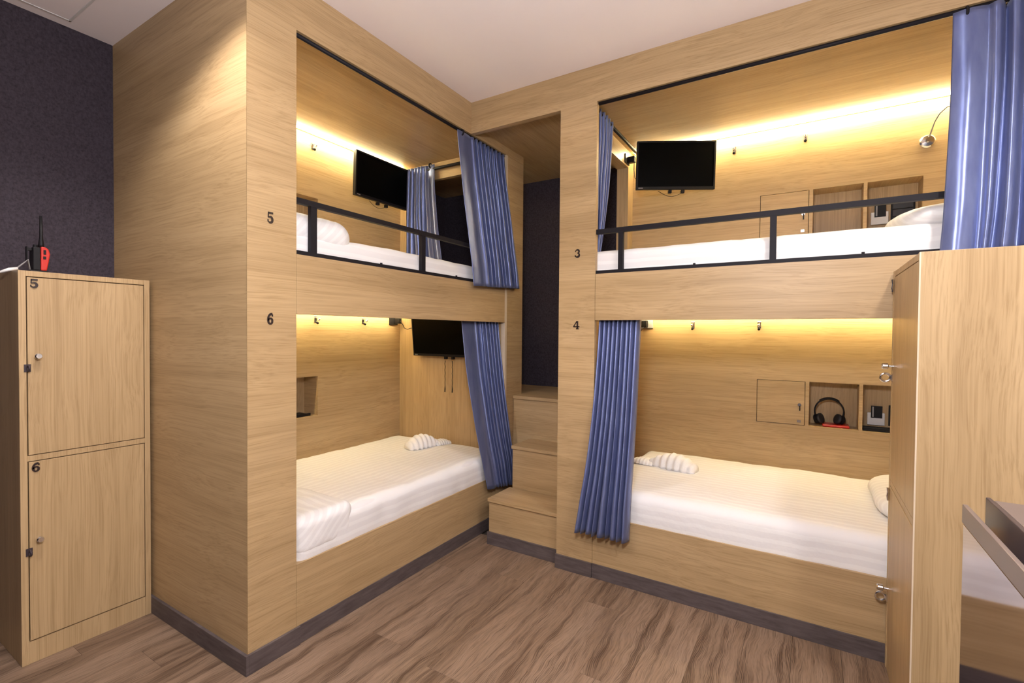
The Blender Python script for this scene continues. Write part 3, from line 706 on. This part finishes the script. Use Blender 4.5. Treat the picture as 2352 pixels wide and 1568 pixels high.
television('black television on the back panel of upper berth 5', (-0.905, 0.115, 2.475), PI/2, 0.03, arm=0.124)
television('black television at the far end of lower berth 6 with two dangling cords', (-0.555, 0.345, 1.318), 0, 0.10, arm=0.074, cords=True)
television('black television angled in the corner of upper berth 3', (1.065, 0.875, 2.482), 0.50, 0.06, arm=0.12)

# ------------------------------------------------------------------ hooks
coat_hook((XB, -0.405, 2.594), (1,0,0), 'small metal coat hook in the glare of upper berth 5', 'berth coat hooks')
coat_hook((XB, -0.381, 1.428), (1,0,0), 'metal coat hook of lower berth 6 nearer the column', 'berth coat hooks')
coat_hook((XB, 0.031, 1.428), (1,0,0), 'metal coat hook of lower berth 6 nearer the socket', 'berth coat hooks')
coat_hook((1.403, YB, 2.577), (0,-1,0), 'metal coat hook of upper berth 3 nearer the television', 'berth coat hooks')
coat_hook((1.808, YB, 2.577), (0,-1,0), 'metal coat hook of upper berth 3 nearer the reading lamp', 'berth coat hooks')
coat_hook((1.157, YB, 1.410), (0,-1,0), 'metal coat hook of lower berth 4 nearer the curtain', 'berth coat hooks')
coat_hook((1.570, YB, 1.410), (0,-1,0), 'metal coat hook of lower berth 4 above the closed safe door', 'berth coat hooks')

# ------------------------------------------------------------------ power sockets with plugs
def socket(label, p, plane, cable):
    s = thing('power_socket', label, 'socket', p, 0, 'berth power sockets'); x, y, z = p
    if plane == 'x':
        obj('plate', B((x, x+0.008, y-0.045, y+0.045, z-0.032, z+0.032)), BLACKP, s, bevel=0.002)
        obj('plug', B((x+0.0082, x+0.055, y+0.005, y+0.042, z-0.022, z+0.022)), BLACKP, s, bevel=0.004)
    elif plane == 'y':
        obj('plate', B((x-0.045, x+0.045, y-0.008, y, z-0.032, z+0.032)), GREYP, s, bevel=0.002)
        obj('plug', B((x-0.042, x+0.010, y-0.055, y-0.0082, z-0.024, z+0.024)), BLACKP, s, bevel=0.004)
    obj('cable', T(cable, 0.0025, 6), BLACKP, s, smooth=True)
socket('black socket with plug under the ceiling of lower berth 6', (XB, 0.345, 1.432), 'x', [(XB+0.055, 0.37, 1.432), (XB+0.08, 0.375, 1.40), (XB+0.09, 0.38, 1.375), (-0.90, 0.375, 1.365), (-0.86, 0.37, 1.375), (-0.80, 0.375, 1.375)])
socket('dark socket with plug beside the television of upper berth 3', (XP, 0.90, 2.590), 'x', [(XP+0.05, 0.92, 2.57), (XP+0.045, 0.93, 2.52), (XP+0.05, 0.935, 2.46), (XP+0.10, 0.92, 2.42), (XP+0.16, 0.90, 2.42)])
socket('dark socket with plug beside the curtain of lower berth 4', (0.835, YB, 1.418), 'y', [(0.83, YB-0.05, 1.40), (0.81, YB-0.06, 1.37), (0.77, YB-0.05, 1.33), (0.74, YB-0.04, 1.29)])

# ------------------------------------------------------------------ reading lamp of berth 3
rl = thing('reading_lamp', 'chrome gooseneck reading lamp on the back panel of upper berth 3', 'lamp', (2.394, YB, 2.435))
bm = bmesh.new(); lathe(bm, [(0.036, YB-0.0005), (0.036, YB-0.008), (0.029, YB-0.014), (0.010, YB-0.017)], (2.394, 0, 2.435), 'y', 28); obj('wall_plate', bm, CHROME, rl, smooth=False)
bm = bmesh.new(); lathe(bm, [(0.012, YB-0.019), (0.012, YB-0.040)], (2.394, 0, 2.435), 'y', 16); obj('socket', bm, CHROME, rl)
gp = [(2.394, YB-0.03, 2.437), (2.402, YB-0.05, 2.475), (2.412, YB-0.075, 2.515), (2.428, YB-0.09, 2.548), (2.455, YB-0.10, 2.572), (2.50, YB-0.11, 2.575), (2.54, YB-0.12, 2.545)]
obj('gooseneck', T(gp, 0.0036, 8), GREYP, rl, smooth=True)
obj('lamp_head', T([(2.535, YB-0.12, 2.55), (2.555, YB-0.125, 2.515), (2.57, YB-0.13, 2.49)], [0.008, 0.014, 0.026], 16), CHROME, rl, smooth=True)

# ------------------------------------------------------------------ things in the niches
def card_holder(label, x, z):
    h = thing('card_holder', label, 'card holder', (x, YB+0.15, z), 0, 'key card holders')
    y = YB+0.15
    obj('pocket', B((x-0.043, x+0.043, y-0.022, y-0.0005, z, z+0.075)), WHITEP, h, bevel=0.003)
    obj('card', B((x-0.026, x+0.030, y-0.0252, y-0.0222, z+0.044, z+0.118)), BLACKP, h)
    obj('card_stripe', B((x-0.020, x-0.012, y-0.0256, y-0.0253, z+0.050, z+0.112)), GREYP, h)
card_holder('white card holder with black card in the niche of upper berth 3', 2.200, 2.020)
card_holder('white card holder with black card in the niche of lower berth 4', 2.204, 0.800)
def vent(label, x0, x1, z0, z1):
    v = thing('switch_panel', label, 'switch panel', ((x0+x1)/2, YB+0.15, z0), 0, 'dark niche panels'); y = YB+0.15
    obj('frame', B((x0, x1, y-0.010, y-0.0005, z0, z1)), BLACKP, v, bevel=0.002)
    n = 3
    for i in range(n):
        a = z0+0.008+(z1-z0-0.012)*i/n; obj('rocker', B((x0+0.008, x1-0.008, y-0.016, y-0.0102, a, a+(z1-z0-0.012)/n-0.004)), plain('dark_rocker', (0.03, 0.028, 0.03), 0.35), v, bevel=0.002)
vent('dark panel with horizontal bars in the niche of upper berth 3', 2.254, 2.368, 2.010, 2.154)
vent('dark panel at the right of the niche of lower berth 4', 2.266, 2.372, 0.800, 0.925)
o = obj('tray', B((2.132, 2.376, YB+0.021, YB+0.145, 0.7775, 0.790), (2.132, 2.376, YB+0.021, YB+0.027, 0.790, 0.800)), BLACKP, bevel=0.002); tag(o, 'flat black tray on the floor of the niche in lower berth 4', 'tray')
o = obj('tray', B((XB-0.145, XB-0.021, -0.60, -0.40, 0.7655, 0.777), (XB-0.027, XB-0.021, -0.60, -0.40, 0.777, 0.785)), BLACKP, bevel=0.002); tag(o, 'flat black tray in the niche of lower berth 6', 'tray')
# headphones standing in the open niche of berth 4
hx, hy, hz = 1.963, YB+0.085, 0.800
hp = thing('headphones', 'black over-ear headphones standing in the niche of lower berth 4', 'headphones', (hx, hy, 0.7785))
ap = [(hx+0.077*math.cos(a), hy+0.012*math.cos(a), 0.868+0.080*math.sin(a)) for a in [math.radians(-38+256*i/26) for i in range(27)]]
obj('headband', T(ap, [0.0045]*27, 10), BLACKP, hp, smooth=True)
obj('band_pad', T([(p[0]+(p[0]-hx)*0.02, p[1], p[2]+0.001) for p in ap[9:18]], 0.0085, 10), BLACKP, hp, smooth=True)
for s, i in ((1, 0), (-1, 26)):
    p = Vector(ap[i]); n = Vector((-s*0.75, -0.45, 0.25)).normalized()
    ec = obj('ear_cup', T([p - n*0.014, p - n*0.010, p + n*0.006, p + n*0.010], [0.020, 0.029, 0.029, 0.022], 20), BLACKP, hp, smooth=False)
    obj('ear_pad', T([p + n*0.0102, p + n*0.014, p + n*0.024, p + n*0.028], [0.024, 0.032, 0.032, 0.022], 20), plain('black_leatherette', (0.02, 0.018, 0.02), 0.6), ec, smooth=True)
bm = rbox(hx-0.035, hx+0.105, YB+0.03, YB+0.135, 0.7776, 0.792, 0.006, (4,4,1), 2)
o = obj('pouch', bm, RED, smooth=True); tag(o, 'flat red pouch under the headphones in the niche of lower berth 4', 'pouch')

# ------------------------------------------------------------------ radio in its charger on the left locker
rx, ry, rz = -0.93, -1.795, 1.576
wt = thing('walkie_talkie', 'red and black walkie talkie with long antenna on the left locker', 'walkie talkie', (rx, ry, rz))
def prism(bm, prof, x0, x1):
    a = [bm.verts.new((x0, y, z)) for y, z in prof]; b = [bm.verts.new((x1, y, z)) for y, z in prof]; n = len(prof)
    bm.faces.new(a[::-1]); bm.faces.new(b)
    for i in range(n): bm.faces.new((a[i], a[(i+1) % n], b[(i+1) % n], b[i]))
bm = bmesh.new(); prism(bm, [(ry+0.001, rz+0.014), (ry+0.020, rz+0.014), (ry+0.026, rz+0.05), (ry+0.031, rz+0.085), (ry+0.026, rz+0.105), (ry+0.016, rz+0.114), (ry+0.002, rz+0.114)], rx-0.028, rx+0.028)
fc = obj('front_case', bm, RED, wt, bevel=0.004)
obj('button', B((rx+0.0282, rx+0.031, ry+0.009, ry+0.017, rz+0.082, rz+0.101)), BLACKP, fc, bevel=0.001)
obj('button', B((rx+0.0282, rx+0.031, ry+0.008, ry+0.017, rz+0.062, rz+0.074)), BLACKP, fc, bevel=0.001)
obj('battery', B((rx-0.027, rx+0.027, ry-0.022, ry+0.0008, rz+0.014, rz+0.110)), BLACKP, wt, bevel=0.003)
obj('belt_clip', B((rx-0.010, rx+0.010, ry-0.038, ry-0.034, rz+0.05, rz+0.112), (rx-0.010, rx+0.010, ry-0.034, ry-0.0222, rz+0.095, rz+0.107)), BLACKP, wt, bevel=0.001)
obj('antenna', T([(rx+0.012, ry+0.006, rz+0.112), (rx+0.012, ry+0.006, rz+0.125), (rx+0.012, ry+0.006, rz+0.155), (rx+0.012, ry+0.006, rz+0.245)], [0.010, 0.0095, 0.006, 0.0045], 12), BLACKP, wt, smooth=True)
obj('volume_knob', T([(rx-0.014, ry-0.006, rz+0.110), (rx-0.014, ry-0.006, rz+0.124)], 0.008, 12), BLACKP, wt)
ck = thing('charger', 'small charging cradle with pale cable under the walkie talkie', 'charger', (rx, ry, rz))
obj('cradle', B((rx-0.034, rx+0.034, ry-0.034, ry+0.024, rz, rz+0.0138)), BLACKP, ck, bevel=0.003)
cp = [(rx+0.02, ry-0.030, rz+0.010), (rx+0.025, ry-0.038, rz+0.055), (rx+0.03, ry-0.055, rz+0.035), (rx+0.05, ry-0.080, rz+0.010), (rx+0.055, ry-0.105, rz+0.004), (rx+0.055, ry-0.16, rz-0.03), (rx+0.055, ry-0.22, rz-0.07), (rx+0.05, ry-0.30, rz-0.14)]
obj('cable', T(cp, 0.0028, 8), GREYP, ck, smooth=True)
obj('connector', T([(rx+0.053, ry-0.075, rz+0.012), (rx+0.055, ry-0.10, rz+0.005), (rx+0.055, ry-0.13, rz-0.01)], [0.006, 0.007, 0.004], 10), WHITEP, ck, smooth=True)
